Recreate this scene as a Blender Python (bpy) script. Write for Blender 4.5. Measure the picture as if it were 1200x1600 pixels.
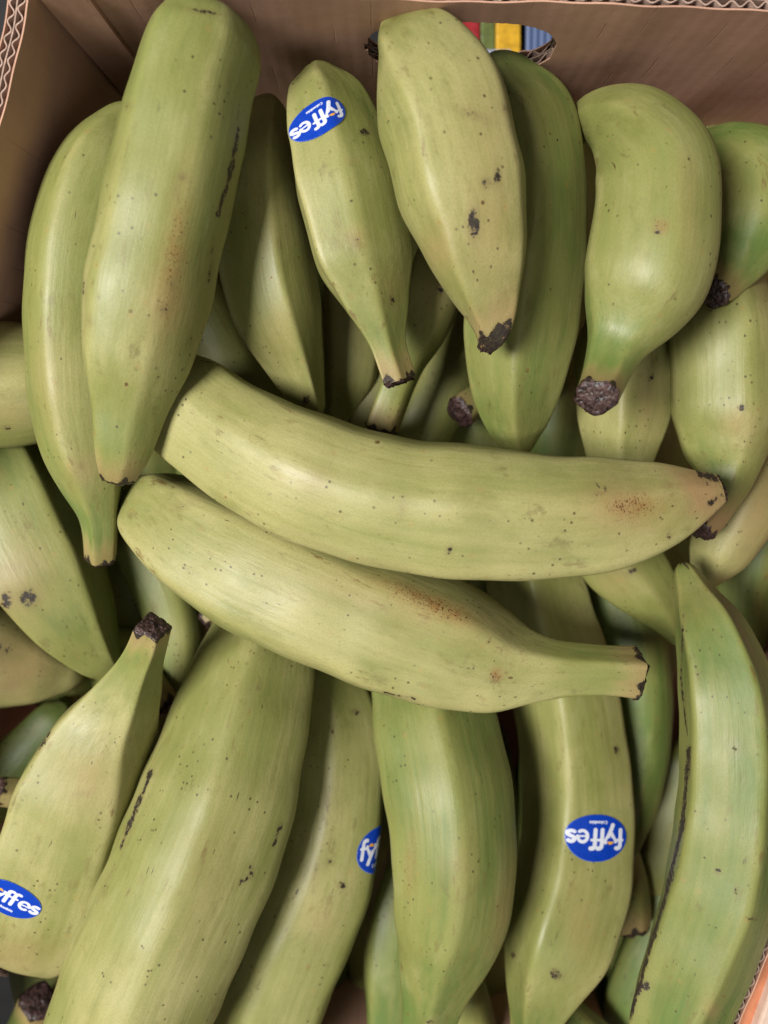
import bpy, math, random
import numpy as np
from mathutils import Vector

for o in list(bpy.data.objects):
    bpy.data.objects.remove(o, do_unlink=True)
scene = bpy.context.scene
col = scene.collection

# ------------------------------------------------------------------ camera
TILT = math.radians(8.0)
DIST = 0.35
HALF_W = 0.162                      # half picture width at DIST
F_PX = 600.0 * DIST / HALF_W        # focal length in pixels of the 1200 px wide photograph
FWD = np.array([0, -math.sin(TILT), -math.cos(TILT)])
UPV = np.array([0, math.cos(TILT), -math.sin(TILT)])
RGT = np.array([1.0, 0, 0])
CAM = -FWD * DIST
cam_d = bpy.data.cameras.new("camera")
cam_d.sensor_fit = 'HORIZONTAL'
cam_d.sensor_width = 36.0
cam_d.lens = 36.0 * F_PX / 1200.0
cam_d.clip_start = 0.01
cam_d.clip_end = 50
cam_d.dof.use_dof = True                # a phone's small aperture: only the deepest things soften
cam_d.dof.focus_distance = 0.345
cam_d.dof.aperture_fstop = 8.0
cam = bpy.data.objects.new("camera", cam_d)
cam.location = CAM
cam.rotation_euler = (-TILT, 0, 0)
col.objects.link(cam)
scene.camera = cam
scene.render.resolution_x = 768
scene.render.resolution_y = 1024

# ------------------------------------------------------------------ light: a shop ceiling lamp plus an added fill
world = bpy.data.worlds.new("World")
scene.world = world
world.use_nodes = True
bg = world.node_tree.nodes["Background"]
bg.inputs[0].default_value = (1.0, 0.97, 0.93, 1)
bg.inputs[1].default_value = 0.135

def area(name, loc, target, sx, sy, power, colour):
    d = bpy.data.lights.new(name, 'AREA')
    d.shape = 'RECTANGLE'
    d.size, d.size_y = sx, sy
    d.energy = power
    d.color = colour
    o = bpy.data.objects.new(name, d)
    o.location = loc
    o.rotation_euler = (Vector(target) - Vector(loc)).to_track_quat('-Z', 'Y').to_euler()
    col.objects.link(o)
    return o

area("ceiling_or_fill_lamp", (-0.95, 0.12, 1.55), (0, 0, 0), 0.42, 0.7, 67, (1.0, 0.965, 0.91))
area("ceiling_or_fill_lamp", (0.45, -1.05, 1.45), (0, 0, 0), 0.9, 0.7, 6, (1.0, 0.96, 0.90))  # weak fill added from the front right; no lamp known there

vs = scene.view_settings
vs.view_transform = 'Standard'
vs.look = 'None'
vs.exposure = 0.0
vs.gamma = 1.0
vs.use_curve_mapping = False

# ------------------------------------------------------------------ pixel helpers
def ray(px, py):
    d = FWD + RGT * ((px - 600.0) / F_PX) + UPV * ((800.0 - py) / F_PX)
    return d

def P(px, py, z):
    d = ray(px, py)
    t = (z - CAM[2]) / d[2]
    return CAM + d * t

def to_px(v):
    r = v - CAM
    dep = r @ FWD
    return 600 + F_PX * (r @ RGT) / dep, 800 - F_PX * (r @ UPV) / dep

def tag(o, label, cat, group=None, kind=None):
    if label: o["label"] = label
    if cat: o["category"] = cat
    if group: o["group"] = group
    if kind: o["kind"] = kind

def link(name, me, mat=None, parent=None):
    o = bpy.data.objects.new(name, me)
    col.objects.link(o)
    if mat is not None: me.materials.append(mat)
    if parent is not None:
        o.parent = parent
        o.matrix_parent_inverse = parent.matrix_basis.inverted()
    return o

def empty(name, loc):
    o = bpy.data.objects.new(name, None)
    o.location = loc
    o.empty_display_size = 0.01
    col.objects.link(o)
    return o

# ------------------------------------------------------------------ node helper
class NG:
    def __init__(self, name):
        self.m = bpy.data.materials.new(name)
        self.m.use_nodes = True
        self.t = self.m.node_tree
        self.b = self.t.nodes["Principled BSDF"]
    def n(self, typ, **kw):
        nd = self.t.nodes.new(typ)
        for k, v in kw.items(): setattr(nd, k, v)
        return nd
    def put(self, sock, v):
        if v is None: return
        if isinstance(v, bpy.types.NodeSocket): self.t.links.new(v, sock)
        else:
            if isinstance(v, (tuple, list)) and len(v) == 3 and sock.type == 'RGBA': v = (*v, 1)
            sock.default_value = v
    def math(self, op, a, b=None, c=None, clamp=False):
        nd = self.n("ShaderNodeMath", operation=op, use_clamp=clamp)
        for i, v in enumerate((a, b, c)): self.put(nd.inputs[i], v)
        return nd.outputs[0]
    def vmul(self, a, v):
        nd = self.n("ShaderNodeVectorMath", operation='MULTIPLY')
        self.put(nd.inputs[0], a); self.put(nd.inputs[1], v)
        return nd.outputs[0]
    def ramp(self, v, a, b, lo=0.0, hi=1.0):
        nd = self.n("ShaderNodeMapRange", interpolation_type='SMOOTHSTEP')
        for i, x in enumerate((v, a, b, lo, hi)): self.put(nd.inputs[i], x)
        return nd.outputs[0]
    def mix(self, f, a, b, blend='MIX'):
        nd = self.n("ShaderNodeMix", data_type='RGBA', blend_type=blend)
        self.put(nd.inputs[0], f); self.put(nd.inputs[6], a); self.put(nd.inputs[7], b)
        return nd.outputs[2]
    def noise(self, vec, scale, detail=3, rough=0.55):
        nd = self.n("ShaderNodeTexNoise")
        self.put(nd.inputs["Vector"], vec)
        nd.inputs["Scale"].default_value = scale
        nd.inputs["Detail"].default_value = detail
        nd.inputs["Roughness"].default_value = rough
        return nd.outputs["Fac"]
    def voro(self, vec, scale):
        nd = self.n("ShaderNodeTexVoronoi")
        self.put(nd.inputs["Vector"], vec)
        nd.inputs["Scale"].default_value = scale
        return nd.outputs["Distance"], nd.outputs["Color"]
    def attr(self, name):
        return self.n("ShaderNodeAttribute", attribute_name=name)
    def sep(self, v):
        nd = self.n("ShaderNodeSeparateXYZ"); self.put(nd.inputs[0], v)
        return nd.outputs
    def bump(self, h, strength, dist):
        nd = self.n("ShaderNodeBump")
        nd.inputs["Strength"].default_value = strength
        nd.inputs["Distance"].default_value = dist
        self.put(nd.inputs["Height"], h)
        self.t.links.new(nd.outputs[0], self.b.inputs["Normal"])
    def out(self, color=None, rough=None, spec=None):
        self.put(self.b.inputs["Base Color"], color)
        self.put(self.b.inputs["Roughness"], rough)
        if spec is not None: self.b.inputs["Specular IOR Level"].default_value = spec

def srgb(r, g, b):
    f = lambda c: ((c / 255 + 0.055) / 1.055) ** 2.4 if c > 10 else c / 255 / 12.92
    return (f(r), f(g), f(b))

# ------------------------------------------------------------------ materials
def make_peel():
    g = NG("plantain_peel")
    uc = g.attr("uc").outputs["Vector"]
    va = g.sep(g.attr("vary").outputs["Vector"])
    mk = g.attr("marks")
    mc = g.n("ShaderNodeSeparateColor"); g.put(mc.inputs[0], mk.outputs["Color"])
    mr, mg, mb, ma = mc.outputs[0], mc.outputs[1], mc.outputs[2], mk.outputs["Alpha"]
    low = g.noise(uc, 22, 3)
    mid = g.noise(g.vmul(uc, (1, 1, 0.45)), 75, 4, 0.6)
    streak = g.noise(g.vmul(uc, (1, 1, 0.03)), 330, 3, 0.6)
    broad = g.noise(g.vmul(uc, (1, 1, 0.10)), 70, 2)
    fine = g.noise(uc, 1500, 3, 0.6)
    t = g.math('ADD', va[0], g.math('MULTIPLY', g.math('SUBTRACT', low, 0.5), 0.9))
    t = g.math('ADD', t, g.math('MULTIPLY', g.math('SUBTRACT', streak, 0.5), 0.42))
    t = g.math('ADD', t, g.math('MULTIPLY', g.math('SUBTRACT', broad, 0.5), 0.65))
    t = g.math('SUBTRACT', t, g.math('MULTIPLY', ma, 0.5))
    t = g.math('ADD', t, g.math('MULTIPLY', va[1], 0.12), clamp=True)
    green, olive, yellow = srgb(87, 107, 49), srgb(122, 125, 68), srgb(153, 148, 97)
    c = g.mix(g.ramp(t, 0.0, 0.5), green, olive)
    c = g.mix(g.ramp(t, 0.45, 1.0), c, yellow)
    # pale waxy blotches and darker water-stained ones
    c = g.mix(g.math('MULTIPLY', g.ramp(mid, 0.55, 0.75), 0.28), c, srgb(154, 152, 104))
    c = g.mix(g.math('MULTIPLY', g.ramp(mid, 0.46, 0.28), 0.30), c, srgb(92, 96, 44))
    c = g.mix(g.math('MULTIPLY', g.ramp(streak, 0.58, 0.75), 0.16), c, srgb(116, 112, 62))
    # brown scuffing that follows the ridges
    sc = g.noise(g.vmul(uc, (1, 1, 0.25)), 260, 4, 0.7)
    scm = g.math('MULTIPLY', g.ramp(sc, 0.56, 0.68), g.ramp(g.noise(uc, 30, 2), 0.44, 0.64))
    scm = g.math('MULTIPLY', scm, g.math('ADD', g.math('MULTIPLY', va[1], 0.55), 0.28))
    c = g.mix(scm, c, srgb(98, 74, 40))
    # rub marks: grey brown smudges with soft ragged edges
    sm = g.noise(g.vmul(uc, (1, 1, 0.6)), 120, 5, 0.72)
    smm = g.math('MULTIPLY', g.ramp(sm, 0.57, 0.68), g.ramp(g.noise(uc, 26, 2), 0.46, 0.66))
    c = g.mix(g.math('MULTIPLY', smm, 0.55), c, srgb(94, 82, 44))
    # tan / pink patches
    tanm = g.math('MULTIPLY', mb, g.ramp(mid, 0.2, 0.65, 0.35, 0.85), clamp=True)
    c = g.mix(tanm, c, srgb(150, 124, 84))
    # rust: soft halo plus dark speckle
    sp = g.noise(uc, 1300, 2, 0.7)
    rh = g.math('MULTIPLY', mg, g.ramp(g.noise(uc, 260, 3), 0.3, 0.7, 0.35, 0.7), clamp=True)
    c = g.mix(rh, c, srgb(132, 92, 50))
    thr = g.math('SUBTRACT', 0.70, g.math('MULTIPLY', g.math('MINIMUM', mg, 1.0), 0.15))
    c = g.mix(g.math('MULTIPLY', g.ramp(g.math('SUBTRACT', sp, thr), 0.0, 0.05), g.ramp(mg, 0.08, 0.3)), c, srgb(82, 42, 20))
    # dots of latex and insects' bites
    uv = g.attr("around").outputs["Vector"]
    d1, c1 = g.voro(uv, 112)
    r1 = g.sep(c1)
    rad = g.math('ADD', g.math('MULTIPLY', g.math('POWER', r1[0], 4.0), 0.11), 0.026)
    dot = g.ramp(g.math('SUBTRACT', g.math('ADD', d1, g.math('MULTIPLY', g.math('SUBTRACT', sp, 0.5), 0.05)), rad), 0.018, -0.012)
    dot = g.math('MULTIPLY', dot, g.ramp(r1[1], 0.38, 0.62))
    dot = g.math('MULTIPLY', dot, g.ramp(g.math('ADD', g.noise(uc, 38, 2), g.math('MULTIPLY', r1[2], 0.14)), 0.57, 0.66))
    c = g.mix(dot, c, srgb(30, 18, 10))
    halo = g.math('MULTIPLY', g.ramp(d1, 0.22, 0.03), g.ramp(r1[2], 0.75, 0.95))
    c = g.mix(g.math('MULTIPLY', halo, 0.3), c, srgb(150, 120, 66))
    d2, c2 = g.voro(uv, 330)
    r2 = g.sep(c2)
    s2 = g.math('MULTIPLY', g.ramp(d2, 0.24, 0.12), g.ramp(r2[0], 0.62, 0.66))
    s2 = g.math('MULTIPLY', s2, g.ramp(g.noise(uc, 45, 2), 0.47, 0.58))
    c = g.mix(g.math('MULTIPLY', s2, 0.8), c, srgb(58, 42, 22))
    # short dry scratches
    scr = g.noise(g.vmul(uc, (1, 1, 0.12)), 620, 2, 0.6)
    scr = g.math('MULTIPLY', g.ramp(scr, 0.70, 0.74), g.ramp(g.noise(uc, 60, 2), 0.52, 0.62))
    c = g.mix(g.math('MULTIPLY', scr, 0.85), c, srgb(56, 40, 22))
    # bruises: black purple, ragged
    bn = g.math('ADD', g.math('MULTIPLY', g.noise(uc, 420, 5, 0.75), 2.6), -0.85)
    br = g.ramp(g.math('MULTIPLY', mr, bn), 0.36, 0.5)
    c = g.mix(g.math('MULTIPLY', mr, 0.34, clamp=True), c, srgb(96, 70, 48))
    c = g.mix(br, c, srgb(30, 17, 18))
    c = g.mix(g.ramp(fine, 0.35, 0.7, 0.0, 0.22), c, (0.10, 0.105, 0.035))
    ro = g.math('ADD', g.ramp(mid, 0.3, 0.7, 0.43, 0.55), g.math('MULTIPLY', br, 0.08))
    g.out(c, ro, 0.42)
    h = g.math('ADD', g.math('MULTIPLY', streak, 0.55), g.math('MULTIPLY', fine, 0.10))
    h = g.math('ADD', h, g.math('MULTIPLY', mid, 1.1))
    h = g.math('SUBTRACT', h, g.math('MULTIPLY', dot, 0.5))
    h = g.math('SUBTRACT', h, g.math('MULTIPLY', br, 0.7))
    g.bump(h, 0.30, 0.0012)
    return g.m

def make_cut():
    g = NG("dried_stem_cut")
    tc = g.n("ShaderNodeTexCoord").outputs["Object"]
    d, cc = g.voro(g.vmul(tc, (1, 1, 0.4)), 700)
    n = g.noise(tc, 300, 4, 0.7)
    c = g.mix(g.ramp(n, 0.35, 0.7), srgb(28, 18, 18), srgb(66, 43, 40))
    c = g.mix(g.ramp(d, 0.45, 0.8, 0.0, 0.25), c, srgb(104, 80, 76))
    g.out(c, g.ramp(n, 0.3, 0.7, 0.35, 0.65), 0.5)
    g.bump(g.math('ADD', d, n), 0.45, 0.0010)
    return g.m

def make_card(name, base, dark):
    g = NG(name)
    w = g.attr("wall").outputs["Vector"]
    x = g.sep(w)
    n1 = g.noise(w, 14, 4)
    n2 = g.noise(g.vmul(w, (1, 0.05, 1)), 420, 3, 0.6)
    n3 = g.noise(w, 700, 3, 0.7)
    ph = g.math('FRACT', g.math('MULTIPLY', x[0], 1 / 0.0155))
    ln = g.ramp(g.math('ABSOLUTE', g.math('SUBTRACT', ph, 0.5)), 0.03, 0.008)
    ln = g.math('MULTIPLY', ln, g.ramp(g.noise(g.vmul(w, (1, 0.35, 1)), 90, 3), 0.5, 0.6))
    c = g.mix(g.ramp(n1, 0.3, 0.7), base, dark)
    c = g.mix(g.ramp(n2, 0.35, 0.75, 0.0, 0.12), c, dark)
    c = g.mix(g.math('MULTIPLY', ln, 0.12), c, (0.10, 0.058, 0.035))
    c = g.mix(g.ramp(n3, 0.60, 0.75, 0.0, 0.18), c, (0.09, 0.055, 0.035))
    g.out(c, 0.78, 0.25)
    cr = g.math('SINE', g.math('MULTIPLY', x[0], 2 * math.pi / 0.0064))
    h = g.math('ADD', g.math('MULTIPLY', cr, 0.035), g.math('MULTIPLY', n1, 1.5))
    h = g.math('ADD', h, g.math('MULTIPLY', n3, 0.12))
    g.bump(g.math('SUBTRACT', h, g.math('MULTIPLY', ln, 0.25)), 0.4, 0.0015)
    return g.m

def make_plain(name, c, rough=0.5, spec=0.4, noise=None):
    g = NG(name)
    if noise:
        tc = g.n("ShaderNodeTexCoord").outputs["Object"]
        n = g.noise(tc, noise, 4, 0.6)
        col2 = tuple(v * 0.62 for v in c)
        g.out(g.mix(g.ramp(n, 0.3, 0.75), c, col2), rough, spec)
        g.bump(n, 0.25, 0.002)
    else:
        g.out(c, rough, spec)
    return g.m

def make_sticker():
    g = NG("sticker_print")
    a = g.sep(g.attr("print").outputs["Vector"])
    w = g.ramp(a[0], 0.09, -0.09)
    y = g.ramp(a[1], 0.09, -0.09)
    rim = g.ramp(a[2], -0.35, -0.05)
    c = g.mix(w, srgb(10, 54, 158), srgb(196, 200, 212))
    c = g.mix(y, c, srgb(206, 152, 50))
    c = g.mix(g.math('MULTIPLY', rim, 0.35), c, srgb(90, 130, 215))
    tc = g.n("ShaderNodeTexCoord").outputs["Object"]
    n = g.noise(tc, 330, 3)
    g.out(c, g.ramp(n, 0.3, 0.7, 0.16, 0.34), 0.5)
    g.bump(n, 0.3, 0.0012)
    return g.m

M_PEEL = make_peel()
M_CUT = make_cut()
M_CARD = make_card("brown_cardboard", srgb(190, 150, 128), srgb(166, 130, 112))
M_EDGE = make_plain("cardboard_cut_edge", srgb(176, 150, 136), 0.85, 0.2, 500)
M_STICK = make_sticker()
M_SHADE = make_plain("floor_in_shade", (0.006, 0.006, 0.007), 0.6, 0.3, 40)  # near-black colour stands in for the shadow lying around the box
M_SALMON = make_plain("salmon_board", srgb(196, 126, 92), 0.55, 0.35, 60)
M_PALE = make_plain("pale_board", srgb(196, 172, 156), 0.6, 0.3, 60)

# ------------------------------------------------------------------ the setting
def plane_mesh(name, pts, mat, faces=None):
    me = bpy.data.meshes.new(name)
    me.from_pydata([tuple(p) for p in pts], [], faces or [tuple(range(len(pts)))])
    return link(name, me, mat)

FLOOR_Z = -0.230
fl = plane_mesh("floor", [(-3, -3, FLOOR_Z), (3, -3, FLOOR_Z), (3, 3, FLOOR_Z), (-3, 3, FLOOR_Z)], M_SHADE)
tag(fl, "floor under the cardboard box, coloured near-black as shade", "floor", kind="structure")

# ------------------------------------------------------------------ the cardboard box
RIM = 0.010
BASE = -0.215
C_TL, C_TR = P(48, -22, RIM)[:2], P(1700, 30, RIM)[:2]
C_BL, C_BR = P(-262, 1850, RIM)[:2], P(1032, 1850, RIM)[:2]
mid_box = (C_TL + C_TR + C_BL + C_BR) / 4
box = empty("cardboard_box", (mid_box[0], mid_box[1], BASE))
tag(box, "brown corrugated cardboard box with torn hand holes, filled with plantains", "box")

def wobble(u, seed, amp):
    return amp * (math.sin(u * 41 + seed) + 0.6 * math.sin(u * 97 + 2.1 * seed) + 0.35 * math.sin(u * 233 + 3.7 * seed)) / 1.95

def wall(a, b, seed, hole=None, top=RIM, names=("wall_panel",), double=True, belly=0.006, lean=0.0):
    """a -> b along the inner face, outward normal on the right of a->b when seen from above."""
    a = np.array(a); b = np.array(b)
    L = np.linalg.norm(b - a); d = (b - a) / L
    nrm = np.array([d[1], -d[0]])
    th = 0.0034
    layers = [0.0, th] + ([2 * th] if double else [])
    rng = random.Random(seed)
    jag = [rng.uniform(-1, 1) for _ in range(4000)]
    def spans(u):
        tp = top + wobble(u, seed, 0.0012)
        if hole:
            hu, hz, ru, rz, sq = hole
            q = abs(u - hu) / ru
            if q < 1:
                e = rz * (1 - q ** sq) ** (1 / sq)
                j = jag[int(u * 900) % 4000] * 0.0008
                return [(BASE, hz - e + j), (hz + e - 0.4 * j, tp)]
        return [(BASE, tp)]
    def bow(u, z):
        q = u / L
        return belly * math.sin(math.pi * q) ** 2 * (0.4 + 0.6 * (z - BASE) / (top - BASE)) + wobble(u, seed + 5, 0.0007) + lean * (top - z)
    def pt(u, z, off):
        o = bow(u, z) + off
        p = a + d * u + nrm * o
        return (p[0], p[1], z)
    def strip(us, off_fn, nz):
        vs_, fs, ats = [], [], []
        for u0, u1 in zip(us[:-1], us[1:]):
            s0, s1 = spans(u0), spans(u1)
            if len(s0) != len(s1):
                s0 = s1 = spans((u0 + u1) / 2)
            for (z00, z01), (z10, z11) in zip(s0, s1):
                base = len(vs_)
                for k in range(nz + 1):
                    t = k / nz
                    for u, za, zb in ((u0, z00, z01), (u1, z10, z11)):
                        z = za + (zb - za) * t
                        vs_.append(pt(u, z, off_fn(u))); ats.append((u, z, seed * 3.1))
                for k in range(nz):
                    i = base + 2 * k
                    fs.append((i, i + 1, i + 3, i + 2))
        me = bpy.data.meshes.new("wall")
        me.from_pydata(vs_, [], fs)
        at = me.attributes.new("wall", 'FLOAT_VECTOR', 'POINT')
        at.data.foreach_set("vector", np.array(ats, dtype=np.float32).ravel())
        return me
    n = int(L / 0.0015)
    us = [L * i / n for i in range(n + 1)]
    panel = link(names[0], strip(us, lambda u: 0.0, 8), M_CARD, box)
    md = panel.modifiers.new("thick", 'SOLIDIFY'); md.thickness = 0.0006; md.offset = -1
    for i, off in enumerate(layers[1:]):
        o = link("liner", strip(us, lambda u, off=off: off, 4), M_EDGE if i == 0 and double else M_CARD, panel)
        md = o.modifiers.new("thick", 'SOLIDIFY'); md.thickness = 0.0005; md.offset = 0
    n2 = int(L / 0.0008)
    us2 = [L * i / n2 for i in range(n2 + 1)]
    for i in range(len(layers) - 1):
        o = link("fluting", strip(us2, lambda u, i=i: th * (i + 0.5) + (th * 0.5 - 0.0004) * (0.75 + 0.25 * math.sin(u * 61 + seed)) * math.sin(2 * math.pi * u / 0.0064 + i * 1.3 + 0.9 * math.sin(u * 47 + 2 * seed)), 3), M_EDGE, panel)
        md = o.modifiers.new("thick", 'SOLIDIFY'); md.thickness = 0.0005; md.offset = 0
    return panel, (a, d, nrm)

def on_wall(px, py, a, b):
    a = np.array(a); b = np.array(b); d = (b - a) / np.linalg.norm(b - a)
    nrm = np.array([d[1], -d[0]])
    r = ray(px, py)
    t = ((a - CAM[:2]) @ nrm) / (r[:2] @ nrm)
    p = CAM + r * t
    return (p[:2] - a) @ d, p[2]

ub0, zb0 = on_wall(572, 70, C_TR, C_TL)
ub1, zb1 = on_wall(864, 84, C_TR, C_TL)
_, zt = on_wall(720, 32, C_TR, C_TL)
_, zl = on_wall(720, 112, C_TR, C_TL)
HB = ((ub0 + ub1) / 2, (zt + zl) / 2, abs(ub1 - ub0) / 2, abs(zt - zl) / 2, 2.6)
ul, zlh = on_wall(-26, 1568, C_BL, C_BR)
HL = (ul, zlh, 0.024, 0.034, 2.4)
wall(C_TR, C_TL, 1.0, HB, names=("back_wall",), belly=0.0)
wall(C_TL, C_BL, 2.0, names=("side_wall",), belly=0.036)
wall(C_BL, C_BR, 3.0, HL, names=("front_wall",), belly=0.0)
wall(C_BR, C_TR, 4.0, names=("side_wall",), lean=0.22)
# glued corner flap on the back wall
dv = (C_TR - C_TL) / np.linalg.norm(C_TR - C_TL); nv = np.array([dv[1], -dv[0]])
fa, fb = C_TL + dv * 0.002 + nv * 0.0012, C_TL + dv * 0.021 + nv * 0.0012
fc, fd = fa + nv * 0.0018, fb + nv * 0.0018
me = bpy.data.meshes.new("corner_flap")
me.from_pydata([(q[0], q[1], z) for z in (BASE + 0.004, RIM - 0.001) for q in (fa, fb, fd, fc)], [], [(0, 1, 5, 4), (1, 2, 6, 5), (2, 3, 7, 6), (3, 0, 4, 7), (4, 5, 6, 7)])
at = me.attributes.new("wall", 'FLOAT_VECTOR', 'POINT')
at.data.foreach_set("vector", np.array([(q * 0.019, z, 7.7) for z in (BASE, RIM) for q in (0.3, 1.3, 1.3, 0.3)], dtype=np.float32).ravel())
link("corner_flap", me, M_CARD, box)
me = bpy.data.meshes.new("box_bottom")
cs = [C_TL, C_BL, C_BR + np.array([0.06, 0]), C_TR + np.array([0.06, 0])]
me.from_pydata([(c[0], c[1], BASE + 0.001) for c in cs], [], [(0, 1, 2, 3)])
link("box_bottom", me, M_CARD, box)

def slab(name, corners, thick, mat, parent=None):
    """corners: four 3D points of the upper face; extruded down by thick, with a small bevel."""
    me = bpy.data.meshes.new(name)
    up = [np.array(c) for c in corners]
    dn = [c - np.array([0, 0, thick]) for c in up]
    me.from_pydata([tuple(v) for v in up + dn], [], [(0, 1, 2, 3), (7, 6, 5, 4)] + [(i, i + 4, (i + 1) % 4 + 4, (i + 1) % 4) for i in range(4)])
    me.validate()
    import bmesh
    bm = bmesh.new(); bm.from_mesh(me); bmesh.ops.recalc_face_normals(bm, faces=bm.faces); bm.to_mesh(me); bm.free()
    o = link(name, me, mat, parent)
    b = o.modifiers.new("bevel", 'BEVEL'); b.width = min(0.0012, thick * 0.3); b.segments = 2
    return o

# crease where the corner flap is glued to the back wall
# outward folded flap along the far edge of the box, and a pale board under it
ZF = 0.004
fp = [P(1262, 1330, ZF), P(1170, 1590, ZF), P(1120, 1760, ZF), P(1260, 1800, ZF - 0.02), P(1330, 1330, ZF - 0.02)]
me = bpy.data.meshes.new("outer_flap")
qs = [P(1243, 1330, ZF), P(1078, 1790, ZF), P(1190, 1790, ZF - 0.006), P(1350, 1330, ZF - 0.006)]
o = slab("outer_flap", qs, 0.004, M_SALMON, box)
qs = [P(1222, 1500, 0.008), P(1172, 1640, 0.008), P(1400, 1700, 0.008), P(1500, 1500, 0.008)]
o = slab("pale_board", qs, 0.02, M_PALE)
tag(o, "pale board lying beyond the salmon flap at the box's lower right corner", "board")

# small goods seen through the hand hole
def pack(name, x0, y0, x1, y1, z, mat, label, cat, thick=0.03):
    o = slab(name, [P(x0, y1, z), P(x1, y1, z), P(x1, y0, z), P(x0, y0, z)], thick, mat)
    tag(o, label, cat, "goods seen through the hand hole")
    return o
Mr = make_plain("red_print", srgb(150, 36, 42), 0.35, 0.5, 200)
My = make_plain("yellow_print", srgb(206, 160, 40), 0.35, 0.5, 200)
Mg = make_plain("green_print", srgb(92, 104, 52), 0.4, 0.5, 200)
Ms = make_plain("silver_film", srgb(160, 166, 186), 0.25, 0.6, 300)
gB = NG("blue_striped_film")
tcB = gB.n("ShaderNodeTexCoord").outputs["Object"]
sB = gB.math('SINE', gB.math('MULTIPLY', gB.sep(tcB)[0], 1500.0))
gB.out(gB.mix(gB.ramp(sB, -0.3, 0.5), srgb(56, 72, 108), srgb(98, 112, 146)), 0.4, 0.5)
pack("red_carton", 660, -40, 750, 92, -0.20, Mr, "red carton seen through the back hand hole", "carton")
pack("green_carton", 751, -40, 774, 86, -0.20, Mg, "narrow green carton between the red and yellow cartons", "carton")
pack("yellow_carton", 775, -40, 814, 84, -0.198, My, "yellow carton seen through the back hand hole", "carton")
pack("foil_packet", 738, 76, 800, 112, -0.19, Ms, "small silver packet in front of the red carton", "packet")
pack("striped_packet", 822, -40, 880, 120, -0.202, gB.m, "blue striped packet at the hand hole's right end", "packet")

# ------------------------------------------------------------------ plantains
def catmull(pts, n):
    p = np.array(pts, float)
    ext = np.vstack([2 * p[0] - p[1], p, 2 * p[-1] - p[-2]])
    segs = len(p) - 1
    out = []
    for i in range(segs):
        p0, p1, p2, p3 = ext[i:i + 4]
        d01 = max(np.linalg.norm(p1 - p0), 1e-9) ** 0.5
        d12 = max(np.linalg.norm(p2 - p1), 1e-9) ** 0.5
        d23 = max(np.linalg.norm(p3 - p2), 1e-9) ** 0.5
        m1 = (p2 - p1) + d12 * ((p1 - p0) / d01 - (p2 - p0) / (d01 + d12))
        m2 = (p2 - p1) + d12 * ((p3 - p2) / d23 - (p3 - p1) / (d12 + d23))
        k = n // segs + 2
        t = np.linspace(0, 1, k, endpoint=(i == segs - 1))[:, None]
        a = 2 * (p1 - p2) + m1 + m2
        b = -3 * (p1 - p2) - 2 * m1 - m2
        out.append(((a * t + b) * t + m1) * t + p1)
    return np.vstack(out)

def pchip(x, y, xi):
    x, y = np.array(x, float), np.array(y, float)
    h = np.diff(x); d = np.diff(y) / h
    m = np.zeros_like(y)
    for i in range(1, len(x) - 1):
        if d[i - 1] * d[i] > 0:
            w1, w2 = 2 * h[i] + h[i - 1], h[i] + 2 * h[i - 1]
            m[i] = (w1 + w2) / (w1 / d[i - 1] + w2 / d[i])
    m[0], m[-1] = d[0], d[-1]
    k = np.clip(np.searchsorted(x, xi) - 1, 0, len(h) - 1)
    t = (xi - x[k]) / h[k]
    h00 = 2 * t**3 - 3 * t**2 + 1; h10 = t**3 - 2 * t**2 + t; h01 = -2 * t**3 + 3 * t**2; h11 = t**3 - t**2
    return h00 * y[k] + h10 * h[k] * m[k] + h01 * y[k + 1] + h11 * h[k] * m[k + 1]

def ss(x, a, b):
    t = np.clip((x - a) / (b - a), 0, 1)
    return t * t * (3 - 2 * t)

def seg_dist(px, py, poly):
    best = np.full(px.shape, 1e9)
    for (x0, y0), (x1, y1) in zip(poly[:-1], poly[1:]):
        dx, dy = x1 - x0, y1 - y0
        t = np.clip(((px - x0) * dx + (py - y0) * dy) / (dx * dx + dy * dy + 1e-9), 0, 1)
        best = np.minimum(best, np.hypot(px - x0 - t * dx, py - y0 - t * dy))
    return best

CH = {'r': 0, 'g': 1, 'b': 2, 'a': 3}
count = 0

def grid_mesh(name, V, N, uc, vary, marks, r0, r1, NT):
    nr = r1 - r0 + 1
    v = V[r0:r1 + 1].reshape(-1, 3)
    i = np.arange(nr - 1)[:, None] * NT
    j = np.arange(NT)[None, :]
    j2 = (j + 1) % NT
    f = np.stack([i + j, i + NT + j, i + NT + j2, i + j2], -1).reshape(-1, 4)
    me = bpy.data.meshes.new(name)
    me.vertices.add(len(v)); me.vertices.foreach_set("co", v.astype(np.float32).ravel())
    me.loops.add(f.size); me.loops.foreach_set("vertex_index", f.astype(np.int32).ravel())
    me.polygons.add(len(f))
    me.polygons.foreach_set("loop_start", np.arange(0, f.size, 4, dtype=np.int32))
    me.update(calc_edges=True)
    me.polygons.foreach_set("use_smooth", np.ones(len(f), bool))
    for nm, arr, typ, key in (("uc", uc, 'FLOAT_VECTOR', "vector"), ("vary", vary, 'FLOAT_VECTOR', "vector"), ("around", AROUND[0], 'FLOAT_VECTOR', "vector")):
        at = me.attributes.new(nm, typ, 'POINT')
        at.data.foreach_set(key, arr[r0:r1 + 1].astype(np.float32).ravel())
    at = me.attributes.new("marks", 'FLOAT_COLOR', 'POINT')
    at.data.foreach_set("color", marks[r0:r1 + 1].astype(np.float32).ravel())
    me.normals_split_custom_set_from_vertices(N[r0:r1 + 1].reshape(-1, 3).tolist())
    return me

AROUND = [None]

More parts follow.
